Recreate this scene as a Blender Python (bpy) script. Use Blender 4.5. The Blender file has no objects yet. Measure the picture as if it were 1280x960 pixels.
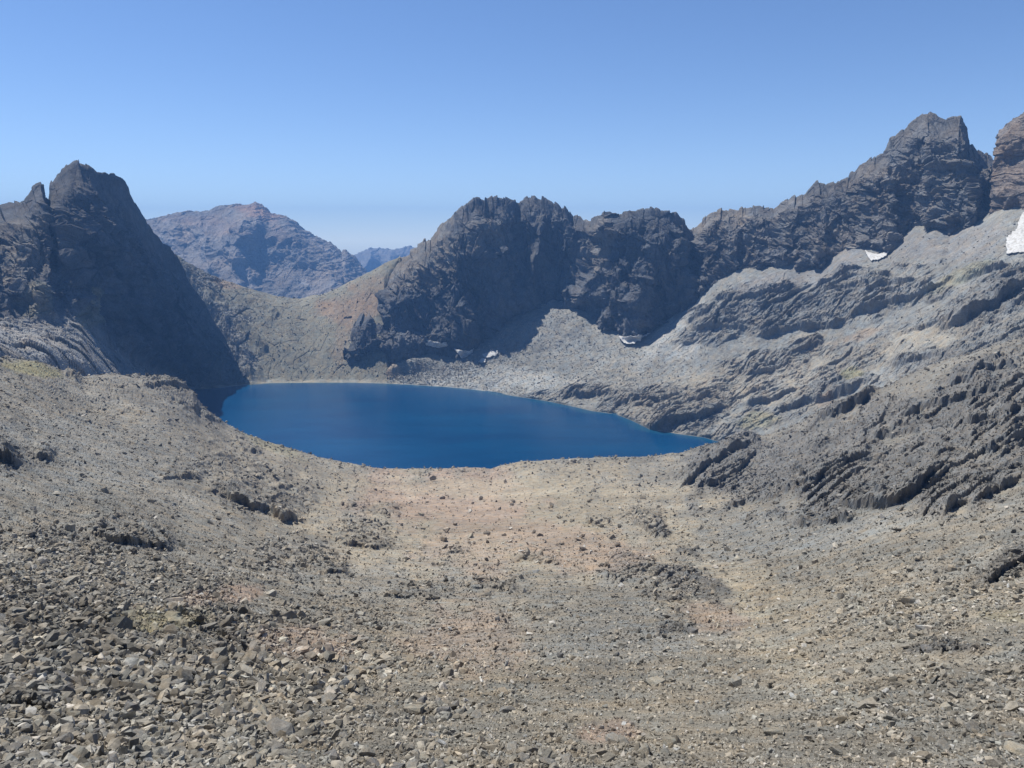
import bpy, math, random
import numpy as np
from mathutils import Vector

# ------------------------------------------------------------------ camera, sky, sun, exposure
sc = bpy.context.scene
COL = sc.collection
F = 967.0                      # focal length in pixels of the 1280 wide photograph
TH = math.radians(10.5)        # camera looks down by this much
cam_d = bpy.data.cameras.new("camera"); cam = bpy.data.objects.new("camera", cam_d); COL.objects.link(cam)
cam_d.sensor_width = 36.0; cam_d.lens = F / 1280 * 36.0
cam_d.clip_start = 0.1; cam_d.clip_end = 60000
cam.location = (0, 0, 0); cam.rotation_euler = (math.radians(90) - TH, 0, 0)
sc.camera = cam

SUN_AZ, SUN_EL = math.radians(59), math.radians(61)      # azimuth to the left of the view direction
w = bpy.data.worlds.new("World"); sc.world = w; w.use_nodes = True
nt = w.node_tree; bg = nt.nodes["Background"]; sky = nt.nodes.new("ShaderNodeTexSky")
sky.sky_type = 'NISHITA'; sky.sun_disc = False
sky.sun_elevation = SUN_EL; sky.sun_rotation = -SUN_AZ
sky.altitude = 1500; sky.air_density = 1.0; sky.dust_density = 0.1; sky.ozone_density = 3.0
tn = nt.nodes.new("ShaderNodeVectorMath"); tn.operation = 'MULTIPLY'; tn.inputs[1].default_value = (.74, .84, 1.0)
nt.links.new(sky.outputs[0], tn.inputs[0]); # pale horizon glow added to the sky colour, fading exponentially with height
tcw = nt.nodes.new("ShaderNodeTexCoord"); sx = nt.nodes.new("ShaderNodeSeparateXYZ"); nt.links.new(tcw.outputs['Generated'], sx.inputs[0])
mz = nt.nodes.new("ShaderNodeMath"); mz.operation = 'ABSOLUTE'; nt.links.new(sx.outputs['Z'], mz.inputs[0])
m1 = nt.nodes.new("ShaderNodeMath"); m1.operation = 'MULTIPLY'; m1.inputs[1].default_value = -15.0; nt.links.new(mz.outputs[0], m1.inputs[0])
m2 = nt.nodes.new("ShaderNodeMath"); m2.operation = 'EXPONENT'; nt.links.new(m1.outputs[0], m2.inputs[0])
m3 = nt.nodes.new("ShaderNodeVectorMath"); m3.operation = 'SCALE'; m3.inputs[0].default_value = (3.0, 3.1, 3.0); nt.links.new(m2.outputs[0], m3.inputs['Scale'])
m4 = nt.nodes.new("ShaderNodeVectorMath"); m4.operation = 'ADD'; zr = nt.nodes.new("ShaderNodeMapRange"); zr.inputs[1].default_value = .32; zr.inputs[2].default_value = .9; zr.inputs[3].default_value = 1.0; zr.inputs[4].default_value = .42
nt.links.new(sx.outputs['Z'], zr.inputs[0])
zs = nt.nodes.new("ShaderNodeVectorMath"); zs.operation = 'SCALE'; nt.links.new(tn.outputs[0], zs.inputs[0]); nt.links.new(zr.outputs[0], zs.inputs['Scale'])
nt.links.new(zs.outputs[0], m4.inputs[0]); nt.links.new(m3.outputs[0], m4.inputs[1])
nt.links.new(m4.outputs[0], bg.inputs[0]); bg.inputs[1].default_value = 0.098
sd = bpy.data.lights.new("sun", 'SUN'); sd.energy = 5.0; sd.angle = math.radians(0.5); sd.color = (1.0, 0.945, 0.85)
sun = bpy.data.objects.new("sun", sd); COL.objects.link(sun)
SD = Vector((-math.sin(SUN_AZ) * math.cos(SUN_EL), math.cos(SUN_AZ) * math.cos(SUN_EL), math.sin(SUN_EL)))
sun.rotation_euler = SD.to_track_quat('Z', 'Y').to_euler(); sun.location = SD * 900
sc.view_settings.view_transform = 'Standard'; sc.view_settings.look = 'None'
sc.view_settings.exposure = 0.44; sc.view_settings.gamma = 1.0; sc.view_settings.use_curve_mapping = False
sc.cycles.use_denoising = True; sc.cycles.denoising_prefilter = 'ACCURATE'; sc.cycles.denoising_input_passes = 'RGB_ALBEDO_NORMAL'
sc.cycles.max_bounces = 4; sc.cycles.diffuse_bounces = 2; sc.cycles.glossy_bounces = 2; sc.cycles.volume_bounces = 0
sc.cycles.transmission_bounces = 2; sc.cycles.transparent_max_bounces = 4

H = 150.0                      # lake lies this far below the eye
rng = np.random.default_rng(7)
f32 = np.float32

# ------------------------------------------------------------------ noise
def _h(ix, iy, iz, seed):
    h = (ix.astype(np.uint32) * np.uint32(374761393)) ^ (iy.astype(np.uint32) * np.uint32(668265263)) \
        ^ (iz.astype(np.uint32) * np.uint32(2147483647 & 1274126177)) ^ np.uint32((seed * 2654435761) & 0xffffffff)
    h = (h ^ (h >> np.uint32(13))) * np.uint32(1274126177)
    h = (h ^ (h >> np.uint32(16))) * np.uint32(2246822519)
    return h ^ (h >> np.uint32(15))
_G = rng.normal(size=(256, 3)); _G /= np.linalg.norm(_G, axis=1)[:, None]; _G = _G.astype(f32)
def perlin(x, y, z, seed=0):
    x = np.asarray(x, f32); y = np.asarray(y, f32); z = np.asarray(z, f32)
    xi = np.floor(x); yi = np.floor(y); zi = np.floor(z)
    xf, yf, zf = x - xi, y - yi, z - zi
    xi = xi.astype(np.int64); yi = yi.astype(np.int64); zi = zi.astype(np.int64)
    u = xf * xf * xf * (xf * (xf * 6 - 15) + 10); v = yf * yf * yf * (yf * (yf * 6 - 15) + 10); q = zf * zf * zf * (zf * (zf * 6 - 15) + 10)
    out = 0
    for dx in (0, 1):
        wx = u if dx else 1 - u
        for dy in (0, 1):
            wy = v if dy else 1 - v
            for dz in (0, 1):
                wz = q if dz else 1 - q
                g = _G[(_h(xi + dx, yi + dy, zi + dz, seed) & np.uint32(255)).astype(np.int32)]
                out = out + wx * wy * wz * (g[..., 0] * (xf - dx) + g[..., 1] * (yf - dy) + g[..., 2] * (zf - dz))
    return out * 1.6
def fbm(P, lam, octs=4, gain=0.5, seed=0, st=(1, 1, 1)):
    o = 0; a = 1.0; t = 0
    for k in range(octs):
        s = 2.0 ** k / lam
        o = o + a * perlin(P[..., 0] * s * st[0], P[..., 1] * s * st[1], P[..., 2] * s * st[2], seed + k); t += a; a *= gain
    return o / t
def facets(a, b, seed=0, jit=0.95, crack=.35):
    """cells with a random tilted plane each: reads as broken rock"""
    a = np.asarray(a, f32); b = np.asarray(b, f32)
    ia = np.floor(a).astype(np.int64); ib = np.floor(b).astype(np.int64)
    best = np.full(a.shape, 9e9, f32); val = np.zeros(a.shape, f32); sec = np.full(a.shape, 9e9, f32)
    for di in (-1, 0, 1):
        for dj in (-1, 0, 1):
            ci = ia + di; cj = ib + dj
            h = _h(ci, cj, ci * 0, seed)
            r1 = (h & np.uint32(255)).astype(f32) / 255; r2 = ((h >> np.uint32(8)) & np.uint32(255)).astype(f32) / 255
            r3 = ((h >> np.uint32(16)) & np.uint32(255)).astype(f32) / 255 - .5; r4 = ((h >> np.uint32(24)) & np.uint32(255)).astype(f32) / 255 - .5
            da = a - (ci + .5 + (r1 - .5) * jit); db = b - (cj + .5 + (r2 - .5) * jit)
            d = da * da + db * db
            v = r3 * da * 2.2 + r4 * db * 2.2 + (r1 + r2 - 1 + r3) * .55
            m = d < best
            sec = np.where(m, best, np.minimum(sec, d)); val = np.where(m, v, val); best = np.where(m, d, best)
    edge = np.sqrt(sec) - np.sqrt(best)
    return val - crack * np.clip(1 - edge * 6, 0, 1)
def sstep(x, a, b):
    t = np.clip((x - a) / (b - a), 0, 1); return t * t * (3 - 2 * t)

# ------------------------------------------------------------------ projection
cT, sT = math.cos(TH), math.sin(TH)
def ray(px, py):
    x = (np.asarray(px, float) - 640) / F; y = (480 - np.asarray(py, float)) / F
    return x, cT + y * sT, y * cT - sT
def uez(px, py):              # column tangent and elevation ratio z/d (d = horizontal distance)
    X, Y, Z = ray(px, py); return X / Y, Z / np.hypot(X, Y)
def project(P):
    X, Y, Z = P[..., 0], P[..., 1], P[..., 2]
    dep = Y * cT - Z * sT; dep = np.where(np.abs(dep) < 1e-3, 1e-3, dep)
    return 640 + F * X / dep, 480 - F * (Y * sT + Z * cT) / dep, dep
def L(px, py):                # horizontal distance at which the ray meets the lake
    _, e = uez(px, py); return -H / e

class Row:
    """one contour line across the terrain: control points (px, py, distance) or hidden ones (px, z=..., distance)"""
    def __init__(s, pts, sec=False):
        U, LD, E = [], [], []
        for p in pts:
            if p[0] == 'z':
                _, px, z, d = p; u, _ = uez(px, 440); U.append(float(u)); LD.append(math.log(d)); E.append(z / d)
            else:
                px, py, d = p
                if d == 'L': d = L(px, py)
                    
                u, e = uez(px, py)
                if sec and p[2] != 'L': d = d * math.sqrt(1 + float(u) ** 2)
                U.append(float(u)); LD.append(math.log(d)); E.append(float(e))
        o = np.argsort(U); s.u = np.array(U)[o]; s.ld = np.array(LD)[o]; s.e = np.array(E)[o]
    def off(s, dd, dz):
        r = Row.__new__(Row); r.u = s.u; d = np.exp(s.ld); z = s.e * d + dz; d = d + dd; r.ld = np.log(d); r.e = z / d; return r
    def at(s, u): return np.interp(u, s.u, s.ld), np.interp(u, s.u, s.e)

def pchip(X, Y, xq):
    """monotone cubic, Y (K, N) at nodes X (K), evaluated at xq (M)"""
    h = np.diff(X)[:, None]; dl = np.diff(Y, axis=0) / h
    m = np.zeros_like(Y); m[0] = dl[0]; m[-1] = dl[-1]
    for k in range(1, len(X) - 1):
        s = dl[k - 1] * dl[k] > 0
        w1 = 2 * h[k] + h[k - 1]; w2 = h[k] + 2 * h[k - 1]
        with np.errstate(divide='ignore', invalid='ignore'):
            v = (w1 + w2) / (w1 / dl[k - 1] + w2 / dl[k])
        m[k] = np.where(s, v, 0)
    i = np.clip(np.searchsorted(X, xq, side='right') - 1, 0, len(X) - 2)
    hh = h[i]; t = ((xq - X[i])[:, None]) / hh
    a, b = Y[i], Y[i + 1]
    return (1 + 2 * t) * (1 - t) ** 2 * a + t * (1 - t) ** 2 * hh * m[i] + t * t * (3 - 2 * t) * b + t * t * (t - 1) * hh * m[i + 1]

class Layer:
    def __init__(s, rows, spans, px0, px1, step=1.0, ext=(0, 0)):
        """rows bottom to top, spans = pixel heights between rows (sets how fine the mesh is)"""
        u0 = (px0 - 640) / F; u1 = (px1 - 640) / F
        n = int((px1 - px0) / step); u = np.linspace(u0, u1, n)
        def wing(a, lim, sg):      # coarser columns carry the terrain on past the picture's edge
            o = []; st = step / F * 2
            while (lim - a) * sg > 0: a = a + st * sg; st *= 1.03; o.append(a)
            return np.array(o)
        if ext[0]: u = np.concatenate([wing(u0, -ext[0], -1)[::-1], u])
        if ext[1]: u = np.concatenate([u, wing(u1, ext[1], 1)])
        n = len(u); s.cw = np.gradient(u) / (step / F)
        LD = np.array([r.at(u)[0] for r in rows]); E = np.array([r.at(u)[1] for r in rows])
        X = np.concatenate([[0], np.cumsum(spans)]).astype(float)
        xq = []
        for k, sp in enumerate(spans):
            m = max(2, int(sp / step)); xq.append(X[k] + (X[k + 1] - X[k]) * np.arange(m) / m)
        xq = np.append(np.concatenate(xq), X[-1])
        ld = pchip(X, LD, xq); e = pchip(X, E, xq); d = np.exp(ld)
        c = 1 / np.sqrt(1 + u * u)
        s.P = np.stack([d * (u * c)[None], d * c[None], d * e], -1)
        s.d = d; s.s = np.repeat(xq[:, None], n, 1); s.X = X
        s.px, s.py, _ = project(s.P); s.step = step
        s.mpp = d / F                         # metres per photo pixel
        s.normals()
    def normals(s):
        du = np.gradient(s.P, axis=1); dv = np.gradient(s.P, axis=0)
        n = np.cross(du, dv); n /= np.linalg.norm(n, axis=-1)[..., None] + 1e-12
        flip = (n * s.P).sum(-1) > 0            # face the viewer's side
        # keep one consistent orientation
        if flip.mean() > .5: n = -n
        s.N = n; return n
    gz = 1.0
    def lod(s, lam): return sstep(lam / (s.mpp * s.step * s.gz), 1.6, 4.0)
    def push(s, amt, up=0.0):
        """move along the surface normal (or up) by metres"""
        if up >= 1:
            s.P[..., 2] += amt
            if up > 1: s.toward(amt * (up - 1))
        else: s.P += s.N * amt[..., None]
    def toward(s, amt):        # towards the viewer, horizontally
        v = s.P.copy(); v[..., 2] = 0; v /= np.linalg.norm(v, axis=-1)[..., None]
        s.P -= v * amt[..., None]
    def reproj(s): s.px, s.py, _ = project(s.P)

def make_mesh(name, V, Fc, mat, col=None, smooth=False):
    me = bpy.data.meshes.new(name)
    V = np.ascontiguousarray(V, f32); Fc = np.ascontiguousarray(Fc, np.int32); k = Fc.shape[1]
    me.vertices.add(len(V)); me.vertices.foreach_set('co', V.ravel())
    me.loops.add(Fc.size); me.loops.foreach_set('vertex_index', Fc.ravel())
    me.polygons.add(len(Fc)); me.polygons.foreach_set('loop_start', np.arange(0, Fc.size, k, dtype=np.int32))
    me.polygons.foreach_set('loop_total', np.full(len(Fc), k, np.int32))
    me.update(calc_edges=True)
    me.polygons.foreach_set('use_smooth', np.full(len(Fc), bool(smooth)))
    if col is not None:
        a = me.color_attributes.new('tint', 'FLOAT_COLOR', 'POINT')
        c = np.ones((len(V), 4), f32); c[:, :3] = col; a.data.foreach_set('color', c.ravel())
    me.materials.append(mat)
    return me
def grid_faces(nr, nc):
    i = np.arange(nr * nc).reshape(nr, nc)
    return np.stack([i[:-1, :-1], i[:-1, 1:], i[1:, 1:], i[1:, :-1]], -1).reshape(-1, 4)
def link(name, me, **kw):
    o = bpy.data.objects.new(name, me); COL.objects.link(o)
    for k, v in kw.items(): o[k] = v
    return o
def layer_obj(name, lay, mat, col, label, smooth=False):
    nr, nc = lay.P.shape[:2]
    me = make_mesh(name, lay.P.reshape(-1, 3), grid_faces(nr, nc), mat, col.reshape(-1, 3), smooth)
    return link(name, me, kind='structure', label=label)

# ------------------------------------------------------------------ materials
def rock_mat(name, scales=(0.02, 0.35, 6.0), var=0.5, bump=0.5, bdist=0.3, streak=0.0):
    m = bpy.data.materials.new(name); m.use_nodes = True; t = m.node_tree; N = t.nodes; K = t.links
    b = N["Principled BSDF"]; b.inputs["Roughness"].default_value = 0.92
    b.inputs["Specular IOR Level"].default_value = 0.18
    at = N.new("ShaderNodeAttribute"); at.attribute_name = 'tint'
    tc = N.new("ShaderNodeTexCoord")
    prev = at.outputs["Color"]
    for i, s in enumerate(scales):
        n = N.new("ShaderNodeTexNoise"); n.inputs["Scale"].default_value = s; n.inputs["Detail"].default_value = 8 if i < 2 else 5
        n.inputs["Roughness"].default_value = 0.68; n.inputs["Distortion"].default_value = 0.3
        K.new(tc.outputs["Object"], n.inputs["Vector"])
        r = N.new("ShaderNodeMapRange"); r.inputs[1].default_value = 0.28; r.inputs[2].default_value = 0.72
        r.inputs[3].default_value = 1 - var * (0.8 if i == 0 else 1); r.inputs[4].default_value = 1 + var * (0.8 if i == 0 else 1)
        K.new(n.outputs["Fac"], r.inputs[0])
        mx = N.new("ShaderNodeVectorMath"); mx.operation = 'SCALE'
        K.new(prev, mx.inputs[0]); K.new(r.outputs[0], mx.inputs["Scale"]); prev = mx.outputs[0]
    # faint warm / cool drift of the stone
    n = N.new("ShaderNodeTexNoise"); n.inputs["Scale"].default_value = scales[1] * .6; n.inputs["Detail"].default_value = 6
    K.new(tc.outputs["Object"], n.inputs["Vector"])
    cr = N.new("ShaderNodeValToRGB"); cr.color_ramp.elements[0].position = .35; cr.color_ramp.elements[0].color = (.93, .99, 1.05, 1)
    cr.color_ramp.elements[1].position = .68; cr.color_ramp.elements[1].color = (1.08, .99, .88, 1)
    K.new(n.outputs["Fac"], cr.inputs[0])
    mm = N.new("ShaderNodeVectorMath"); mm.operation = 'MULTIPLY'; K.new(prev, mm.inputs[0]); K.new(cr.outputs[0], mm.inputs[1])
    K.new(mm.outputs[0], b.inputs["Base Color"])
    v = N.new("ShaderNodeTexNoise"); v.inputs["Scale"].default_value = scales[1] * 2; v.inputs["Detail"].default_value = 9; v.inputs["Roughness"].default_value = .72
    K.new(tc.outputs["Object"], v.inputs["Vector"])
    bp = N.new("ShaderNodeBump"); bp.inputs["Strength"].default_value = bump; bp.inputs["Distance"].default_value = bdist
    K.new(v.outputs["Fac"], bp.inputs["Height"]); K.new(bp.outputs[0], b.inputs["Normal"])
    return m
M_ground = rock_mat("stony_ground", (0.03, 0.6, 5.0), .34, .8, .35)
M_stone = rock_mat("loose_stone", (0.3, 2.0, 9.0), .32, .7, .06)
M_scree = rock_mat("scree", (0.015, 0.25, 1.5), .30, .9, 1.0)
M_cliff = rock_mat("cliff_rock", (0.012, 0.12, 0.9), .34, .9, 1.6)
M_far = rock_mat("far_rock", (0.004, 0.03, 0.25), .34, .8, 6.0)

def blobs(px, py, lst, seed=0):
    """soft irregular zones: (cx, cy, rx, ry, angle, strength)"""
    w_ = perlin(px / 45, py / 22, px * 0 + 3.3, seed) * .5 + perlin(px / 17, py / 8, px * 0 + 7.3, seed + 1) * .3
    o = np.zeros_like(px)
    for cx, cy, rx, ry, an, st in lst:
        a = math.radians(an); dx = px - cx; dy = py - cy
        X = (dx * math.cos(a) - dy * math.sin(a)) / rx; Y = (dx * math.sin(a) + dy * math.cos(a)) / ry
        o = np.maximum(o, st * (1 - sstep(np.sqrt(X * X + Y * Y) + w_, .55, 1.15)))
    return o
def mix(a, b, m): return a * (1 - m[..., None]) + np.asarray(b) * m[..., None]
def ledges(lay, lst, seed=50):
    """rock steps: (points left to right, height px, reach behind px)"""
    px, py = lay.px, lay.py
    tot = np.zeros_like(px); mask = np.zeros_like(px)
    wob = perlin(px / 26, py / 26, px * 0 + 1.1, seed) * 4.0 + perlin(px / 9, py / 9, px * 0 + 1.1, seed + 1) * 1.3
    rough = .85 + .45 * perlin(px / 30, py / 12, px * 0 + 2.2, seed + 2)
    for pts, h, back in lst:
        xs = [p[0] for p in pts]; ys = [p[1] for p in pts]
        n = np.interp(px, xs, ys) - py + wob
        tx = sstep(px + wob * 2, xs[0] - 6, xs[0] + .22 * (xs[-1] - xs[0])) * (1 - sstep(px + wob * 2, xs[-1] - .22 * (xs[-1] - xs[0]), xs[-1] + 6))
        a = sstep(n, -1.0, 1.2) * np.exp(-np.maximum(n, 0) / back) * tx
        tot += a * h * rough; mask = np.maximum(mask, sstep(n, -2, 0) * np.exp(-np.maximum(n, 0) / (back * 1.3)) * tx)
    return tot * lay.mpp, mask
def strata(bx, by, l1, l2, seed):
    """broken ledges: gentle backs, steep fronts facing down"""
    w_ = perlin(bx / l1, by / (l2 * 2.5), bx * 0 + .7, seed) * 1.6 + perlin(bx / (l1 * .3), by / l2, bx * 0 + .7, seed + 1) * .32
    g = -(by / l2) + w_; g = g - np.floor(g)
    am = np.clip(.55 + 1.1 * perlin(bx / (l1 * .6), by / (l2 * 1.3), bx * 0 + 5.7, seed + 2), 0, 1.3)
    return (sstep(g, 0, .16) * (1 - g)) * am
def spurs(lay, lst, seed=80):
    """buttresses: (points top to bottom (px, py), amount px, width left, width right)"""
    px, py = lay.px, lay.py
    wob = perlin(px / 30, py / 30, px * 0 + 5, seed) * 7 + perlin(px / 10, py / 10, px * 0 + 5, seed + 1) * 3
    tot = np.zeros_like(px)
    for pts, a, wl, wr in lst:
        ys = [p[1] for p in pts]; xs = [p[0] for p in pts]
        m = px - np.interp(py, ys, xs) + wob
        q = np.where(m < 0, -m / wl, m / wr)
        ty = sstep(py, ys[0] - 8, ys[0] + .25 * (ys[-1] - ys[0])) * (1 - sstep(py, ys[-1] - 10, ys[-1] + 14))
        tot += a * ty * np.clip(1 - q, 0, 1) ** 1.1
    return tot * lay.mpp

# ================================================================== GROUND (near)
crest = [(-90, 418, 300), (-40, 434, 320), (0, 446, 330), (46, 452, 345), (80, 466, 365), (106, 474, 380), (140, 470, 400), (188, 474, 420), (220, 477, 430), (241, 489, 435),
         (248, 503, 436), (266, 517, 438), (283, 529, 440), (311, 543, 436), (340, 553, 430), (372, 562, 424), (397, 572, 415), (425, 578, 408), (450, 584, 402),
         (480, 588, 400), (550, 588, 400), (595, 587, 400), (613, 590, 398), (625, 585, 400), (650, 578, 402), (700, 574, 405), (750, 573, 410), (800, 572, 415),
         (850, 567, 420), (880, 562, 425), (905, 559, 430), (940, 553, 428), (975, 543, 415), (1000, 532, 405), (1040, 514, 392), (1080, 497, 380), (1130, 472, 372),
         (1180, 452, 366), (1230, 438, 360), (1280, 426, 355), (1330, 412, 350), (1400, 395, 345)]
crest = [(x, y + (3 if 230 < x < 900 else 0), d) for x, y, d in crest]
bot = [(-90, 960, 10), (300, 960, 10.6), (640, 960, 11), (1000, 960, 11.6), (1400, 960, 12.2)]
def lerp_row(t, dl=None):
    """row a fraction t of the way from the picture's bottom to the crest"""
    xs = sorted(set([c[0] for c in crest])); pts = []
    cx = [c[0] for c in crest]; cy = [c[1] for c in crest]; cd = [math.log(c[2]) for c in crest]
    if t < .85:
        k = np.ones(1); xs = list(range(-90, 1401, 30))
        cyS = [np.mean([np.interp(x + o, cx, cy) for o in range(-90, 91, 15)]) for x in xs]
    else:
        xs = list(range(-90, 1401, 12)); cyS = [np.mean([np.interp(x + o, cx, cy) for o in range(-36, 37, 6)]) + 2 for x in xs]
    for x, yc in zip(xs, cyS):
        lb = math.log(np.interp(x, [b[0] for b in bot], [b[2] for b in bot])); lc = np.interp(x, cx, cd)
        y = 960 + (yc - 960) * t; l = lb + (lc - lb) * t
        if dl: l += dl(x, y)
        pts.append((x, y, math.exp(l)))
    return Row(pts)
rc = Row(crest)
rows = [Row([('z', -90, -2.0, .8), ('z', 1400, -2.0, .8)]), Row([('z', -90, -4.0, 4.2), ('z', 1400, -4.0, 4.2)]), Row([(-90, 1010, 7.6), (640, 1010, 8.2), (1400, 1010, 9)])]
rows += [lerp_row(t) for t in (0, .2, .4, .6, .8, .93)] + [rc, rc.off(14, -2.5), rc.off(50, -22), rc.off(110, -60)]
G = Layer(rows, [30, 60, 50, 85, 85, 85, 85, 55, 30, 8, 12, 12], -200, 1480, 1.0 / 1.3, (14, 14))
G.gz = 2.6
px, py, mpp = G.px.copy(), G.py.copy(), G.mpp
P0 = G.P.copy()
front = sstep(G.s, 50, 100)
# where solid rock breaks through
rockzone = blobs(px, py, [
    (1130, 590, 190, 48, 14, 1), (1000, 588, 150, 34, 12, 1), (1200, 600, 130, 40, 18, .9), (1230, 520, 130, 55, 25, 1), (960, 572, 110, 22, 8, .9), (1010, 560, 120, 30, 20, .8), (1080, 530, 80, 25, 25, .7),
    (320, 625, 75, 22, -14, .9), (150, 672, 110, 16, -8, .8), (20, 570, 50, 22, -8, .9), (375, 700, 60, 26, -8, .8), (450, 660, 60, 20, -5, .6),
    (220, 480, 70, 26, -28, .9), (290, 590, 60, 30, -25, .6), (840, 720, 80, 16, -18, .8), (800, 652, 40, 12, -20, .8), (870, 738, 60, 12, -20, .8),
    (80, 770, 90, 35, -8, .7), (280, 800, 50, 40, -30, .7), (1260, 710, 50, 16, 25, .7), (560, 735, 90, 16, 0, .5), (420, 775, 120, 22, 0, .6),
    (1175, 815, 50, 9, 0, .6), (560, 700, 60, 14, 0, .4), (820, 790, 60, 10, 0, .35), (620, 770, 80, 14, 0, .35)], 11)
nz = fbm(P0, 45, 3, .6, 21)
rock = np.clip(np.maximum(rockzone, sstep(nz, .34, .6) * .45), 0, 1)
big = 0
for i, lam in enumerate((150, 75, 38, 19, 9, 4.5, 2.2, 1.1)):
    a = np.minimum((.05 if lam > 10 else .07) * lam, 2.6 * mpp)
    big = big + perlin(P0[..., 0] / lam, P0[..., 1] / lam, P0[..., 2] * 0 + i * 3.3, 31 + i) * a * G.lod(lam)
# broken rock, strike running up to the right on the right slope, level on the left
an = np.where(px > 760, .5, -.25); ca, sa = np.cos(an), np.sin(an)
A_ = P0[..., 0] * ca + P0[..., 1] * sa; B_ = -P0[..., 0] * sa + P0[..., 1] * ca
crag = 0
for i, lam in enumerate((22, 9, 4, 1.8, .8)):
    a = np.minimum(.16 * lam, 2.2 * mpp)
    crag = crag + facets(A_ / (lam * 1.9), B_ / lam, 60 + i) * a * G.lod(lam) * .8
byg = py + np.where(px > 760, .42, -.18) * px
for i, (l1, l2, h_) in enumerate(((120, 24, 7.5), (60, 11, 4.4), (26, 5, 2.2))):
    crag = crag + strata(px, byg, l1, l2, 520 + 5 * i) * h_ * mpp * np.clip(.85 + (px - 500) / 700, .85, 1.6)
rub = 0
for i, lam in enumerate((5, 2.4, 1.2, .6, .3, .15)):
    a = np.minimum(.24 * lam, 1.25 * mpp)
    rub = rub + facets(P0[..., 0] / lam, P0[..., 1] / lam, 70 + i) * a * G.lod(lam)
rubz = .55 + .6 * blobs(px, py, [(120, 860, 420, 160, 0, 1), (60, 700, 240, 90, 0, .6), (1180, 700, 240, 60, 20, .4)], 14)
led, lm = ledges(G, [
    ([(262, 612), (290, 625), (330, 640), (368, 652), (380, 655)], 11, 26), ([(340, 612), (380, 622), (400, 628)], 5, 14),
    ([(105, 664), (150, 677), (190, 681), (225, 686)], 10, 22), ([(-90, 560), (-20, 566), (10, 578), (30, 580)], 12, 25), ([(45, 572), (66, 577)], 6, 12),
    ([(210, 496), (235, 509), (262, 524), (284, 535)], 1.5, 8), ([(180, 484), (215, 491), (236, 500)], 1.6, 10), ([(85, 470), (100, 478)], 5, 10),
    ([(200, 600), (235, 597), (250, 600)], 4, 10), ([(360, 705), (400, 715), (440, 722)], 6, 18), ([(290, 560), (312, 566), (330, 572)], 4, 10),
    ([(220, 770), (260, 784), (290, 802), (305, 822)], 9, 22), ([(120, 770), (135, 782), (150, 786)], 11, 18), ([(0, 880), (45, 884), (80, 896)], 10, 20),
    ([(425, 680), (450, 684), (490, 690)], 6, 16), ([(590, 735), (620, 738), (640, 742)], 5, 12), ([(480, 745), (520, 748), (560, 750)], 4, 12),
    ([(785, 642), (805, 646), (830, 662)], 6, 12), ([(790, 655), (815, 668), (832, 671)], 6, 10), ([(840, 690), (866, 696), (880, 704)], 4, 9),
    ([(825, 720), (865, 726), (900, 740), (914, 743)], 7, 14), ([(740, 720), (775, 728), (830, 735)], 5, 12), ([(790, 745), (830, 752), (860, 752)], 4, 9),
    ([(845, 615), (880, 592), (915, 572), (938, 561)], 12, 20), ([(868, 612), (900, 606), (925, 588), (945, 570)], 11, 16), ([(920, 560), (935, 556), (945, 562)], 6, 8),
    ([(990, 656), (1030, 658), (1060, 652), (1072, 648)], 8, 14), ([(1040, 634), (1090, 640), (1130, 630), (1165, 600), (1190, 575)], 17, 34),
    ([(960, 624), (1000, 615), (1040, 600), (1060, 585)], 8, 16), ([(1040, 598), (1060, 580), (1085, 572)], 8, 12), ([(1155, 612), (1190, 590), (1240, 565), (1290, 545)], 7, 20),
    ([(1150, 645), (1200, 636), (1250, 615), (1300, 590)], 8, 34), ([(1230, 570), (1265, 560), (1300, 540)], 11, 18), ([(1190, 536), (1230, 530), (1300, 520)], 10, 20),
    ([(1005, 545), (1040, 525), (1075, 506), (1100, 494)], 8, 14), ([(1060, 560), (1100, 548), (1160, 540)], 7, 14), ([(1110, 530), (1150, 515), (1200, 505), (1260, 490)], 8, 16),
    ([(1180, 485), (1230, 470), (1290, 455)], 8, 16), ([(1230, 732), (1260, 715), (1300, 695)], 11, 18), ([(900, 640), (940, 630), (980, 622)], 4, 10),
    ([(1135, 818), (1160, 814), (1190, 816), (1215, 818)], 6, 9), ([(815, 797), (845, 790), (870, 795)], 4, 10), ([(730, 652), (760, 656)], 3, 8),
    ([(640, 700), (670, 704), (700, 706)], 3, 8), ([(560, 690), (590, 694)], 3, 8), ([(430, 632), (470, 640), (500, 648)], 3, 10)], 51)
rk = np.clip(rock + lm, 0, 1)
tex = big + crag * (rk * .9 + .05) + rub * rubz
calm = blobs(px, py, [(900, 720, 75, 26, -40, .8), (640, 640, 170, 50, 0, .55), (990, 790, 120, 40, 0, .3)], 17)
G.push((tex * (1 - .55 * calm) + led * np.where(px > 700, 1.4, 1.7)) * front, up=2.1)
G.reproj(); G.normals()
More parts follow.
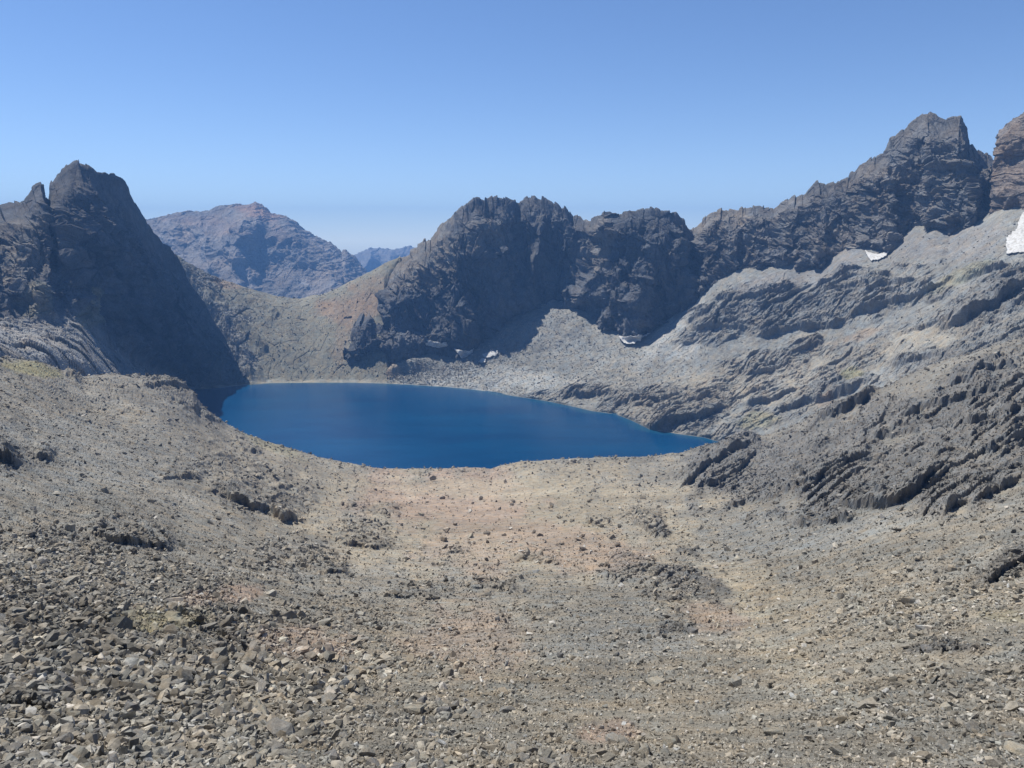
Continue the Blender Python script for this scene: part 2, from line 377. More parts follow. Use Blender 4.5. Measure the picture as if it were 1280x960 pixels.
# colour zones of the ground itself
grey = np.array((.200, .191, .168)); tan = np.array((.262, .236, .188)); pink = np.array((.292, .228, .184)); dark = np.array((.130, .130, .128)); olive = np.array((.24, .225, .13)); bluegrey = np.array((.19, .195, .19))
c = np.broadcast_to(grey, px.shape + (3,)).copy()
c = mix(c, tan, blobs(px, py, [(620, 650, 290, 80, 0, 1), (900, 720, 150, 60, -35, .9), (1050, 800, 300, 90, 10, .45), (520, 830, 260, 90, 0, .5), (330, 590, 110, 40, -20, .6), (760, 900, 300, 70, 0, .4), (230, 550, 160, 30, -15, .5)], 23))
c = mix(c, pink, blobs(px, py, [(560, 625, 120, 40, 0, .8), (700, 680, 120, 30, -10, .6), (590, 660, 80, 60, 0, .5), (300, 742, 30, 12, 0, .8), (245, 752, 25, 14, 0, .8), (370, 805, 90, 22, 0, .7), (755, 915, 45, 14, 0, .9), (900, 770, 50, 25, 0, .6), (590, 800, 80, 50, 0, .5)], 25))
c = mix(c, (.32, .288, .225), blobs(px, py, [(870, 690, 60, 12, -48, .8), (925, 755, 50, 20, -40, .9), (990, 830, 90, 22, -30, .5), (640, 610, 160, 16, 0, .5)], 26))
c = mix(c, olive, blobs(px, py, [(40, 462, 50, 8, -14, .8), (205, 775, 60, 14, 0, .6), (340, 555, 40, 14, -20, .4), (1270, 770, 40, 10, 0, .3)], 27))
c = mix(c, bluegrey, blobs(px, py, [(1000, 660, 160, 34, 10, .7), (100, 560, 160, 60, 0, .5), (750, 800, 150, 40, 0, .5)], 29))
c = mix(c, dark, np.clip(rk * np.where(px > 820, .85, .32), 0, 1))
c = c * (1 + .30 * fbm(P0, 30, 4, .6, 41) + .16 * fbm(P0, 5, 4, .6, 43))[..., None]
layer_obj('ground', G, M_ground, c, 'stony moraine slope of tan and grey rubble falling from the viewer to the lake')
Gcol = c; Grk = rk

# ================================================================== LAKE
shore = [(250, 486), (308, 480.5), (340, 479), (440, 478.5), (490, 480), (560, 484), (600, 488), (640, 495), (680, 501), (710, 507), (740, 514), (770, 518), (790, 526), (812, 537), (850, 543), (880, 547), (926, 561)]

# ================================================================== SADDLE behind the lake
S_sh = [(130, 488, 'L')] + [(x, y - .0, 'L') for x, y in shore if x > 300 and x <= 600] + [(700, 500, 'L')]
rs = Row(S_sh)
mid = Row([(130, 430, 860), (240, 410, 862), (300, 420, 858), (380, 430, 872), (440, 424, 872), (470, 424, 858), (482, 424, 856), (490, 424, 880), (500, 424, 920), (600, 400, 960)], True)
crs = [(130, 270, 900), (182, 290, 905), (216, 315, 910), (232, 326, 915), (266, 345, 930), (305, 358, 950), (329, 365, 965), (350, 370, 975), (375, 373, 985), (400, 369, 985), (423, 360, 975), (451, 345, 965), (478, 333, 955), (505, 317, 945), (520, 320, 960), (600, 330, 980)]
cr = Row(crs, True)
S = Layer([rs.off(-25, -16), rs.off(-1.5, -.8), rs.off(3, .9), mid, cr, cr.off(14, -2), cr.off(90, -60)], [6, 5, 50, 65, 6, 8], 140, 502, 1.0 / 1.6)
px, py, mpp, P0 = S.px.copy(), S.py.copy(), S.mpp, S.P.copy()
tal = blobs(px, py, [(270, 420, 38, 75, 22, 1), (240, 350, 40, 30, 0, .8)], 91)
t = 0
for i, lam in enumerate((60, 25, 10, 4, 2)):
    t = t + perlin(P0[..., 0] / lam, P0[..., 1] / lam * .5, P0[..., 2] / lam * .5, 101 + i) * np.minimum(.05 * lam, 2 * mpp) * S.lod(lam)
for i, lam in enumerate((14, 6, 3)):
    t = t + facets(P0[..., 0] / lam, P0[..., 1] / lam * .7, 111 + i) * .20 * lam * S.lod(lam) * (.22 + 1.0 * tal)
t = t * sstep(S.s, 8, 16)
t = t + spurs(S, [([(300, 398), (330, 434)], 8, 22, 7), ([(318, 372), (335, 385), (345, 392)], 5, 12, 8), ([(246, 345), (300, 440), (318, 475)], 10, 26, 14)]) 
S.push(t); S.reproj()
g1 = np.array((.205, .200, .165)); br = np.array((.24, .19, .145)); c = np.broadcast_to(g1, px.shape + (3,)).copy()
c = mix(c, (.20, .205, .205), tal)
c = mix(c, br, blobs(px, py, [(440, 385, 45, 26, 20, 1), (470, 360, 30, 25, 30, .6), (285, 352, 24, 10, -10, .8), (430, 410, 14, 50, -10, .5), (300, 440, 0.1, .1, 0, 0)], 93))
c = mix(c, (.33, .32, .28), sstep(-np.abs(S.s - 12), -5, -2) * .5)
c = c * (1 + .25 * fbm(P0 * np.array((1, .3, .3)), 20, 4, .6, 45)[..., None])
Scol = c; tal_ = tal
layer_obj('hill', S, M_scree, c, 'brown and olive scree saddle behind the far end of the lake')

# ================================================================== CENTRAL CLIFF
cb = [(425, 446, 868), (431, 436, 868), (447, 450, 855), (472, 436, 858), (480, 447, 850), (490, 455, 837), (513, 449, 843), (541, 446, 847), (560, 448, 843), (585, 437, 847), (619, 415, 867), (642, 398, 879), (669, 386, 885), (681, 380, 889), (690, 376, 891), (720, 385, 875), (740, 400, 850), (775, 418, 805), (795, 424, 795), (814, 418, 798), (841, 400, 800), (869, 377, 800), (890, 362, 800)]
cc = [(425, 442, 903), (431, 434, 903), (440, 410, 904), (452, 395, 906), (462, 387, 910), (470, 396, 920), (475, 378, 940), (480, 352, 960), (488, 331, 968), (505, 317, 965), (517, 307, 955), (537, 294, 935), (556, 280, 915), (568, 264, 896), (580, 255, 899), (595, 245, 908), (611, 246, 916), (628, 242, 918), (640, 249, 923), (648, 252, 930), (658, 245, 928),
      (677, 244, 926), (697, 249, 923), (710, 259, 923), (716, 270, 926), (736, 272, 903), (748, 266, 852), (755, 262, 840), (775, 265, 834), (798, 263, 830), (814, 259, 828), (830, 262, 828), (845, 263, 830), (855, 273, 834), (861, 285, 852), (867, 294, 856), (890, 320, 880)]
rb, rt = Row(cb), Row(cc)
def between(b, t_, k, dk):
    u = np.union1d(b.u, t_.u); lb, eb = b.at(u); lt, et = t_.at(u)
    r = Row.__new__(Row); r.u = u; r.e = eb + (et - eb) * k; r.ld = lb + (lt - lb) * dk; return r
C = Layer([rb.off(2, -40), rb, between(rb, rt, .35, .22), between(rb, rt, .72, .5), between(rb, rt, .93, .82), rt, rt.off(8, -1), rt.off(60, -50)], [12, 62, 66, 38, 14, 6, 10], 427, 886, 1.0 / 1.8)
def cliff_detail(lay, seed, az=0.0, k=1.0, cap=5.0, fine=1.0, lams=(60, 28, 13, 6, 3), stretch=1.7, edge=None, jag=None):
    P0 = lay.P.copy(); mpp = lay.mpp
    a = P0[..., 0] * math.cos(az) + P0[..., 1] * math.sin(az); z = P0[..., 2]
    # warp
    wv = perlin(a / 50, z / 50, a * 0 + 4.4, seed + 40) * 10 + perlin(a / 18, z / 18, a * 0 + 4.4, seed + 41) * 4
    L0 = lams[0]; t = 0; wgt = 1.0
    e = 1.0 if edge is None else edge
    es = e ** .3 if edge is not None else 1.0
    for i, f_ in enumerate((1.0, .5, .25, .125, .06, .03)):      # sharp ribs and gullies, drawn out down the face
        lam = L0 * f_
        n = np.abs(perlin((a + wv) / lam, z / (lam * stretch * (1.5 if i < 2 else 1.0)) + a / lam * .25, P0[..., 1] / lam * .5, seed + 20 + i))
        r_ = 1 - 2.2 * n
        t = t + (r_ - .42) * wgt * np.minimum(.27 * lam, cap * (1.3 if i < 2 else .9) * mpp) * k * lay.lod(lam) * (e if i < 2 else es)
        wgt = np.clip(.45 + .75 * r_, .25, 1.15)
    for i, lam in enumerate(lams):                              # broken planes
        am = np.minimum(.24 * lam, cap * .55 * mpp) * k
        t = t + facets((a + wv * .5) / lam + z / lam * .3, (z + wv * .4) / (lam * stretch), seed + i, crack=.05) * am * lay.lod(lam) * (e if i < 2 else es * fine)
    if jag:                                                     # broken blocks along the skyline
        cm = sstep(lay.s, jag[0] - 34, jag[0] - 4)
        q = L0 / 45.0
        lay.P[..., 2] += cm * (facets(a / (13 * q), z / (60 * q), seed + 90, crack=.1) * 1.5 + facets(a / (5.5 * q), z / (25 * q), seed + 91, crack=.1) * 1.3 - .6) * mpp * jag[1]
    lay.push(t * e); return P0
px, py, mpp = C.px.copy(), C.py.copy(), C.mpp
sp = spurs(C, [
    ([(529, 322), (500, 365), (476, 405), (472, 440)], 22, 40, 30),
    ([(462, 388), (450, 410), (440, 448)], 14, 22, 20),
    ([(590, 300), (606, 318), (630, 360), (650, 390)], 24, 62, 26),
    ([(598, 250), (590, 290), (560, 360), (550, 430)], 18, 40, 46),
    ([(658, 250), (650, 268), (640, 285)], 10, 14, 40),
    ([(752, 268), (742, 300), (734, 345), (716, 382)], 40, 8, 60), ([(650, 252), (646, 275), (640, 310)], -16, 7, 10), ([(868, 290), (866, 330), (872, 370)], -14, 8, 10), ([(790, 300), (784, 340), (782, 400)], -12, 6, 10),
    ([(770, 330), (765, 360), (760, 405)], 16, 22, 22),
    ([(812, 262), (815, 300), (812, 380), (800, 420)], 14, 40, 34),
    ([(850, 300), (858, 340), (865, 370)], 10, 20, 16)], 81)
C.toward(.62 * sp * sstep(C.s, 4, 30) * (1 - sstep(C.s, 175, 196)))
st = np.zeros_like(px)       # level strata bands on the right tower
bandm = sstep(px, 730, 760) * (1 - sstep(px, 850, 866))
st = facets(px / 40, (py + px * .06) / 13, 140) * 3.0 * mpp * bandm
C.toward(st)
C.normals()
P0 = cliff_detail(C, 200, 0, 1.0, 7.0, 1.1, jag=(180, 2.3), edge=1 - sstep(C.s, 148, 178) * .72)
C.reproj()
base = np.array((.100, .104, .113)); c = np.broadcast_to(base, px.shape + (3,)).copy()
c = mix(c, (.20, .185, .165), blobs(px, py, [(520, 320, 60, 40, 30, .8), (600, 300, 40, 25, 0, .5), (745, 300, 20, 60, 0, .5)], 131))
c = mix(c, (.17, .145, .125), blobs(px, py, [(450, 372, 22, 20, 0, .6)], 133))
c = c * (1 + .35 * fbm(P0 * np.array((1, 1, .5)), 26, 4, .6, 46)[..., None])
layer_obj('mountain', C, M_cliff, c, 'dark twin-topped cliff mountain in the middle rising from the pale scree')

# ================================================================== RIGHT HILLSIDE AND SCREE FAN
B_sh = Row([(445, 479, 'L'), (470, 479.5, 'L')] + [(x, y, 'L') for x, y in shore if x >= 490] + [(960, 560, 560), (1040, 545, 520), (1120, 510, 480), (1200, 478, 440), (1300, 450, 420), (1420, 430, 410)])
B_top = Row([(445, 482, 834), (462, 480.5, 836), (474, 476, 838), (482, 464, 839), (490, 455, 839), (513, 449, 842), (541, 446, 846), (560, 448, 842), (585, 437, 846), (619, 415, 866), (642, 398, 878), (669, 386, 884), (681, 380, 888), (690, 376, 890), (720, 384, 874), (740, 399, 851), (775, 417, 806), (795, 423, 796), (814, 417, 799),
        (841, 399, 801), (869, 376, 800), (892, 354, 795), (921, 341, 785), (956, 338, 772), (985, 331, 768), (1002, 334, 760), (1027, 334, 752), (1045, 322, 750), (1067, 305, 752), (1080, 309, 742), (1112, 312, 730), (1123, 301, 730), (1144, 284, 730), (1169, 283, 718), (1187, 292, 704), (1218, 281, 692), (1240, 270, 685), (1254, 264, 680), (1280, 262, 665), (1420, 250, 640)])
B_mid = between(B_sh, B_top, .45, .52)
B_back = B_top.off(25, 8); _f = sstep((B_back.u * F + 640), 484, 530); B_back.e = B_back.e - (1 - _f) * .05
B = Layer([B_sh.off(-25, -16), B_sh.off(-1.2, -.7), B_sh.off(2, .7), B_mid, B_top, B_back], [6, 6, 90, 100, 10], 474, 1370, 1.0 / 1.5, (0, 5))
B.gz = 1.8
px, py, mpp, P0 = B.px.copy(), B.py.copy(), B.mpp, B.P.copy()
rockz = blobs(px, py, [(900, 400, 60, 36, 20, .8), (1010, 380, 150, 32, 12, 1), (1100, 375, 90, 22, 15, .9), (1240, 385, 80, 24, 28, 1), (1260, 350, 60, 20, 25, .6), (860, 515, 130, 26, 14, .9), (1000, 440, 60, 14, 20, .6), (940, 470, 120, 30, 18, .7),
      (1060, 460, 80, 26, 22, .6), (1180, 460, 120, 26, 12, .9), (1230, 430, 90, 20, 15, .8), (800, 500, 60, 16, 8, .8), (700, 492, 60, 8, 8, .5), (940, 530, 90, 16, 18, .7), (1060, 430, 80, 10, 18, .4)], 151)
an = .45; ca, sa = math.cos(an), math.sin(an)
A_ = P0[..., 0] * ca + P0[..., 1] * sa; B_ = -P0[..., 0] * sa + P0[..., 1] * ca
# strike in the picture runs up to the right: build bands along (px, py + .45 px)
bx = px; by = py + .50 * px
t = 0
for i, lam in enumerate((90, 40, 18, 8, 4)):
    t = t + perlin(P0[..., 0] / lam, P0[..., 1] / lam, P0[..., 2] / lam, 161 + i) * np.minimum(.05 * lam, 2.2 * mpp) * B.lod(lam)
cr_ = 0
for i, (l1, l2) in enumerate(((52, 16), (24, 8), (11, 4.5), (5, 2.4))):
    cr_ = cr_ + facets(bx / l1, by / l2, 171 + i) * .10 * l2 * mpp + strata(bx, by, l1 * 1.3, l2 * 1.1, 700 + 5 * i) * .34 * l2 * mpp
fr = 0
for i, lam in enumerate((9, 4.5, 2.2)):
    fr = fr + facets(A_ / lam, B_ / lam, 181 + i) * .22 * lam * B.lod(lam)
led, lm = ledges(B, [
    ([(812, 540), (830, 532), (860, 528), (885, 522), (905, 514)], 11, 18), ([(930, 508), (970, 500), (1000, 488)], 5, 10), ([(960, 520), (1010, 505), (1060, 492), (1095, 478)], 8, 14),
    ([(940, 420), (985, 414), (1040, 408), (1065, 402)], 6, 12), ([(975, 452), (1000, 440), (1030, 428)], 5, 8), ([(1060, 396), (1110, 386), (1150, 372), (1168, 362)], 9, 16),
    ([(1170, 418), (1200, 405), (1240, 385), (1300, 348)], 15, 20), ([(870, 415), (900, 410), (930, 408)], 6, 14), ([(880, 380), (920, 378), (960, 370), (1000, 362)], 5, 12),
    ([(760, 508), (800, 502), (840, 500), (860, 494)], 6, 10), ([(700, 498), (730, 497), (770, 490)], 5, 9), ([(820, 512), (860, 506), (900, 496)], 5, 8), ([(1110, 462), (1150, 450), (1180, 447)], 7, 10),
    ([(1200, 470), (1240, 455), (1300, 440)], 8, 12), ([(1015, 370), (1060, 362), (1110, 358)], 4, 9), ([(1120, 420), (1160, 408), (1200, 398)], 4, 8), ([(930, 472), (960, 462), (990, 452)], 5, 8), ([(1200, 352), (1230, 345), (1260, 335)], 5, 8)], 52)
rk = np.clip(rockz + lm, 0, 1)
lumps = blobs(px, py, [(548, 476, 50, 14, 0, 1), (478, 470, 30, 16, 0, 1)], 153)
t = (t + cr_ * (rk * 1.1 + .02) + fr * (.12 + .4 * rk) + led * 1.25) * sstep(B.s, 8, 13) * (1 - .5 * sstep(B.s, 185, 202)) * sstep(px, 462, 500)
B.push(t, up=1.9); B.reproj(); B.normals()
gs = np.array((.218, .222, .212)); c = np.broadcast_to(gs, px.shape + (3,)).copy()
c = mix(c, (.30, .275, .225), blobs(px, py, [(860, 500, 150, 26, 14, .8), (980, 470, 120, 40, 18, .6), (760, 480, 60, 20, 14, .3), (1100, 440, 120, 20, 15, .6)], 191))
c = mix(c, (.225, .222, .218), blobs(px, py, [(1000, 350, 90, 16, 10, .8), (1160, 310, 90, 22, 8, .8), (1220, 300, 40, 30, 0, .7), (1060, 320, 30, 20, 0, .8)], 193))
c = mix(c, (.165, .165, .163), rk * .5)
c = mix(c, (.25, .24, .16), blobs(px, py, [(1065, 470, 16, 8, 10, .9), (940, 528, 30, 10, 10, .6), (1200, 350, 70, 8, 24, .5)], 195))
c = mix(c, (.30, .22, .15), blobs(px, py, [(1033, 503, 12, 7, 0, .5), (478, 463, 26, 12, 0, .6), (1070, 420, 40, 6, 15, .4)], 197))
c = mix(c, (.13, .135, .13), (1 - sstep(B.s, 12, 14.5)) * .7)
c = mix(c, (.32, .33, .325), blobs(px, py, [(690, 450, 130, 50, 20, .0), (850, 420, 60, 30, 30, .7), (620, 475, 120, 16, 0, .6)], 198) * (1 - rk))
c = c * (1 + .28 * fbm(P0, 30, 4, .6, 47)[..., None])
Bcol = c
layer_obj('terrain', B, M_scree, c, 'pale grey scree fan and ribbed rocky hillside on the right bank of the lake')

# ================================================================== RIGHT CLIFF RANGE
rb = Row([(850, 390, 803), (871, 369, 800), (892, 355, 795), (921, 342, 785), (956, 339, 772), (985, 332, 768), (1002, 337, 758), (1027, 337, 750), (1045, 323, 750), (1067, 306, 752), (1080, 312, 740), (1112, 315, 728), (1123, 302, 730), (1144, 285, 730), (1169, 284, 718), (1187, 294, 702), (1218, 282, 692), (1240, 270, 690), (1262, 262, 690), (1300, 258, 690)])
rt = Row([(850, 300, 885), (861, 288, 880), (871, 281, 868), (885, 267, 850), (903, 260, 845), (921, 261, 838), (942, 255, 832), (967, 258, 828), (981, 249, 822), (1006, 239, 815), (1020, 226, 808), (1048, 225, 802), (1061, 221, 800), (1063, 214, 800), (1080, 203, 795), (1091, 194, 790), (1105, 187, 785),
          (1112, 171, 780), (1130, 164, 775), (1137, 154, 772), (1155, 141, 768), (1169, 143, 765), (1179, 145, 763), (1201, 142, 762), (1209, 155, 766), (1211, 175, 772), (1222, 184, 780), (1234, 189, 790), (1250, 205, 800), (1300, 230, 810)])
R = Layer([rb.off(2, -30), rb, between(rb, rt, .3, .22), between(rb, rt, .7, .6), between(rb, rt, .92, .88), rt, rt.off(8, -1), rt.off(60, -50)], [12, 45, 55, 35, 14, 6, 10], 853, 1290, 1.0 / 1.8)
px, py, mpp = R.px.copy(), R.py.copy(), R.mpp
sp = spurs(R, [([(885, 272), (884, 300), (880, 345)], 12, 20, 14), ([(912, 270), (915, 300), (918, 335)], 10, 16, 12), ([(942, 262), (945, 300), (950, 330)], 11, 18, 14), ([(1000, 245), (990, 290), (975, 325)], 14, 40, 24),
    ([(1030, 270), (1022, 300), (1015, 334)], 12, 20, 16), ([(1100, 200), (1098, 250), (1096, 310)], 16, 40, 30), ([(1160, 148), (1165, 200), (1180, 285)], 14, 50, 30), ([(1205, 150), (1206, 200), (1215, 270)], 22, 50, 10)], 82)
R.toward(sp * sstep(R.s, 4, 26) * (1 - sstep(R.s, 135, 158))); R.normals()
P0 = cliff_detail(R, 300, -.3, 1.0, 7.0, 1.1, lams=(45, 22, 11, 5.5, 2.8), stretch=.9, jag=(149, 1.9), edge=1 - sstep(R.s, 105, 146) * .72)
R.reproj()
c = np.broadcast_to(np.array((.140, .139, .140)), px.shape + (3,)).copy()
c = mix(c, (.22, .20, .175), blobs(px, py, [(900, 275, 50, 14, 0, .6), (1100, 240, 60, 50, 0, .3), (1040, 300, 40, 30, 0, .3)], 135))
c = c * (1 + .4 * fbm(P0 * np.array((1, 1, .6)), 22, 4, .6, 48)[..., None])
layer_obj('mountain', R, M_cliff, c, 'craggy dark ridge on the right climbing to a square-topped summit')

# far right peak at the picture's edge
rb = Row([(1222, 262, 700), (1240, 272, 690), (1262, 265, 680), (1300, 258, 660), (1420, 250, 640)])
rt = Row([(1222, 262, 705), (1226, 240, 720), (1230, 205, 732), (1233, 185, 735), (1243, 173, 732), (1257, 159, 728), (1268, 150, 725), (1280, 141, 722), (1300, 127, 720), (1330, 118, 718), (1370, 125, 715), (1420, 150, 715)])
E_ = Layer([rb.off(2, -30), rb, between(rb, rt, .5, .5), rt, rt.off(8, -1), rt.off(60, -50)], [12, 60, 60, 6, 10], 1223, 1400, 1.0 / 1.8, (0, 5))
px, py = E_.px.copy(), E_.py.copy()
E_.toward(spurs(E_, [([(1262, 160), (1250, 200), (1262, 250)], 16, 26, 30), ([(1300, 130), (1296, 200), (1300, 260)], 16, 30, 30)], 83)); E_.normals()
P0 = cliff_detail(E_, 340, 0, 1, 6.0, 1.0, lams=(40, 20, 10, 5, 2.5), stretch=1.2, jag=(132, 1.6), edge=.7)
c = np.broadcast_to(np.array((.185, .158, .140)), px.shape + (3,)).copy() * (1 + .35 * fbm(P0, 22, 4, .6, 49)[..., None])
layer_obj('mountain', E_, M_cliff, c, 'brown rock peak cut off by the right edge of the picture')

# ================================================================== LEFT PEAK
rbb = Row([(-140, 440, 350), (-60, 442, 370), (0, 452, 385), (60, 462, 420), (106, 480, 460), (150, 486, 540), (188, 486, 660), (220, 487, 765), (245, 487, 'L'), (280, 484, 'L'), (308, 481, 'L'), (330, 480, 'L')], True)
rb = Row([(-140, 380, 480), (-60, 385, 490), (0, 398, 500), (60, 400, 530), (100, 400, 570), (130, 425, 610), (165, 448, 690), (200, 466, 760), (225, 477, 785), (245, 486, 'L'), (280, 482.5, 'L'), (308, 480, 'L'), (330, 479, 'L')], True)
rt = Row([(-140, 262, 640), (-60, 256, 645), (0, 254, 650), (12, 251, 650), (25, 253, 650), (34, 240, 646), (41, 229, 644), (50, 222, 644), (54, 228, 650), (56, 243, 656), (61, 251, 664), (63, 231, 664), (71, 217, 668), (85, 203, 672), (97, 199, 676), (110, 202, 682), (122, 211, 690), (142, 216, 706), (152, 224, 716), (159, 234, 726), (170, 256, 742),
          (179, 270, 754), (188, 282, 766), (204, 302, 784), (216, 313, 792), (230, 337, 799), (237, 352, 802), (255, 373, 807), (269, 401, 810), (283, 423, 812), (298, 455, 814), (307, 476, 815), (330, 482, 817)], True)
LM = Layer([rbb.off(2, -25), rbb, rb, between(rb, rt, .3, .25), between(rb, rt, .7, .6), between(rb, rt, .93, .88), rt, rt.off(8, -2), rt.off(60, -60)], [8, 45, 50, 70, 50, 14, 5, 8], -120, 312, 1.0 / 1.9, (5, 0))
px, py, mpp = LM.px.copy(), LM.py.copy(), LM.mpp
sp = spurs(LM, [([(30, 262), (28, 310), (20, 370)], 22, 30, 26), ([(118, 300), (112, 315), (100, 325)], 12, 16, 14), ([(132, 322), (124, 350), (112, 398)], 18, 12, 22), ([(-20, 260), (-20, 330), (-10, 390)], 16, 30, 30), ([(65, 330), (52, 370), (45, 400)], 12, 20, 18), ([(150, 235), (175, 300), (215, 385), (245, 450)], 12, 16, 26), ([(100, 210), (118, 280), (150, 350), (190, 430)], 12, 14, 30), ([(75, 225), (78, 280), (90, 330)], 8, 10, 16)], 84)
LM.toward(sp * sstep(LM.s, 30, 60) * (1 - sstep(LM.s, 205, 235))); LM.normals()
edge = sstep(LM.s, 40, 75); low = 1 - edge
tl = 0
P0 = LM.P.copy()
for i, lam in enumerate((30, 14, 6, 3)):
    tl = tl + facets(P0[..., 0] / lam, P0[..., 1] / lam, 351 + i) * .16 * lam * LM.lod(lam)
calmR = 1 - .15 * sstep(px, 150, 260)
P0 = cliff_detail(LM, 360, .6, 1.15, 7.5, 1.2, lams=(60, 28, 13, 6, 3), stretch=1.5, jag=(229, 2.4), edge=edge * calmR * (1 - sstep(LM.s, 160, 222) * .84))
LM.push(.7 * tl * low * sstep(LM.s, 4, 12) * (1 - sstep(px, 225, 250)), up=1.8)
LM.reproj()
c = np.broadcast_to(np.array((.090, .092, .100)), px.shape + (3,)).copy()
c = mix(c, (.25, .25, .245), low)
c = mix(c, (.22, .21, .15), blobs(px, py, [(115, 385, 14, 40, -20, .7), (45, 375, 20, 20, 0, .6)], 137))
c = mix(c, (.20, .19, .175), blobs(px, py, [(30, 320, 34, 60, 0, .5)], 139))
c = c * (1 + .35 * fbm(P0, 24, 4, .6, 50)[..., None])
LMcol = c; lm_low = low
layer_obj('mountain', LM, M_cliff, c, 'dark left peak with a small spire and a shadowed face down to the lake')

# ================================================================== FAR MOUNTAINS
def far_layer(pb, pt, spans, x0, x1, sp, lams, seed, colr, label, k=1.0, cap=4, brown=None, step=1 / 1.6):
    rb, rt = Row(pb), Row(pt)
    Q = Layer([rb, between(rb, rt, .55, .5), rt, rt.off(40, -8), rt.off(500, -260)], spans, x0, x1, step)
    px, py = Q.px.copy(), Q.py.copy()
    Q.toward(spurs(Q, sp, seed) * (1 - sstep(Q.s, sum(spans[:2]) - 14, sum(spans[:2])) * .6)); Q.normals()
    P0 = cliff_detail(Q, seed, 0, k, cap, 1, lams=lams, stretch=.8, jag=(sum(spans[:2]), .8), edge=.8)
    c = np.broadcast_to(np.array(colr), px.shape + (3,)).copy()
    if brown: c = mix(c, (.26, .185, .15), blobs(px, py, brown, seed + 3))
    c = c * (1 + .3 * fbm(P0, lams[0], 4, .6, seed + 9)[..., None])
    return layer_obj('mountain', Q, M_far, c, label)
far_layer([(100, 420, 1800), (300, 420, 1800), (500, 420, 1850)],
          [(100, 300, 2500), (182, 275, 2500), (198, 270, 2500), (220, 265, 2500), (248, 263, 2480), (269, 261, 2460), (290, 256, 2440), (319, 254, 2420), (329, 257, 2420), (340, 266, 2420), (358, 273, 2430), (375, 284, 2440), (393, 296, 2440), (400, 297, 2440), (412, 302, 2440), (421, 309, 2440), (427, 314, 2450), (431, 312, 2450), (443, 322, 2470), (458, 341, 2500), (500, 380, 2520)],
          [60, 90, 6, 10], 120, 480,
          [([(318, 256), (300, 290), (290, 330), (300, 370)], 50, 50, 30), ([(345, 272), (385, 310), (420, 345), (440, 375)], 60, 90, 26), ([(250, 266), (258, 300), (262, 340)], 34, 30, 16), ([(275, 285), (285, 310), (300, 330)], 22, 18, 12), ([(205, 272), (215, 300), (240, 340)], 24, 24, 20)],
          (160, 80, 40, 20, 10), 400, (.20, .19, .185), 'distant blue-grey mountain with a reddish top beyond the saddle', k=.55, cap=3.2,
          brown=[(325, 266, 34, 12, -20, .75), (240, 275, 40, 10, 0, .35), (285, 285, 40, 10, 0, .25), (350, 290, 30, 10, -40, .3)])
far_layer([(400, 400, 3800), (560, 400, 3800)],
          [(400, 330, 4600), (430, 322, 4600), (443, 317, 4600), (458, 311, 4600), (470, 310, 4600), (478, 311, 4600), (494, 313, 4600), (505, 311, 4600), (513, 308, 4600), (530, 312, 4600), (570, 320, 4600)],
          [40, 60, 6, 8], 410, 560, [([(465, 312), (455, 335), (450, 360)], 60, 24, 14), ([(495, 314), (488, 335), (480, 360)], 50, 18, 14)],
          (240, 120, 60, 30), 440, (.18, .18, .18), 'small farthest blue mountain in the notch left of the centre', k=.5, cap=3)

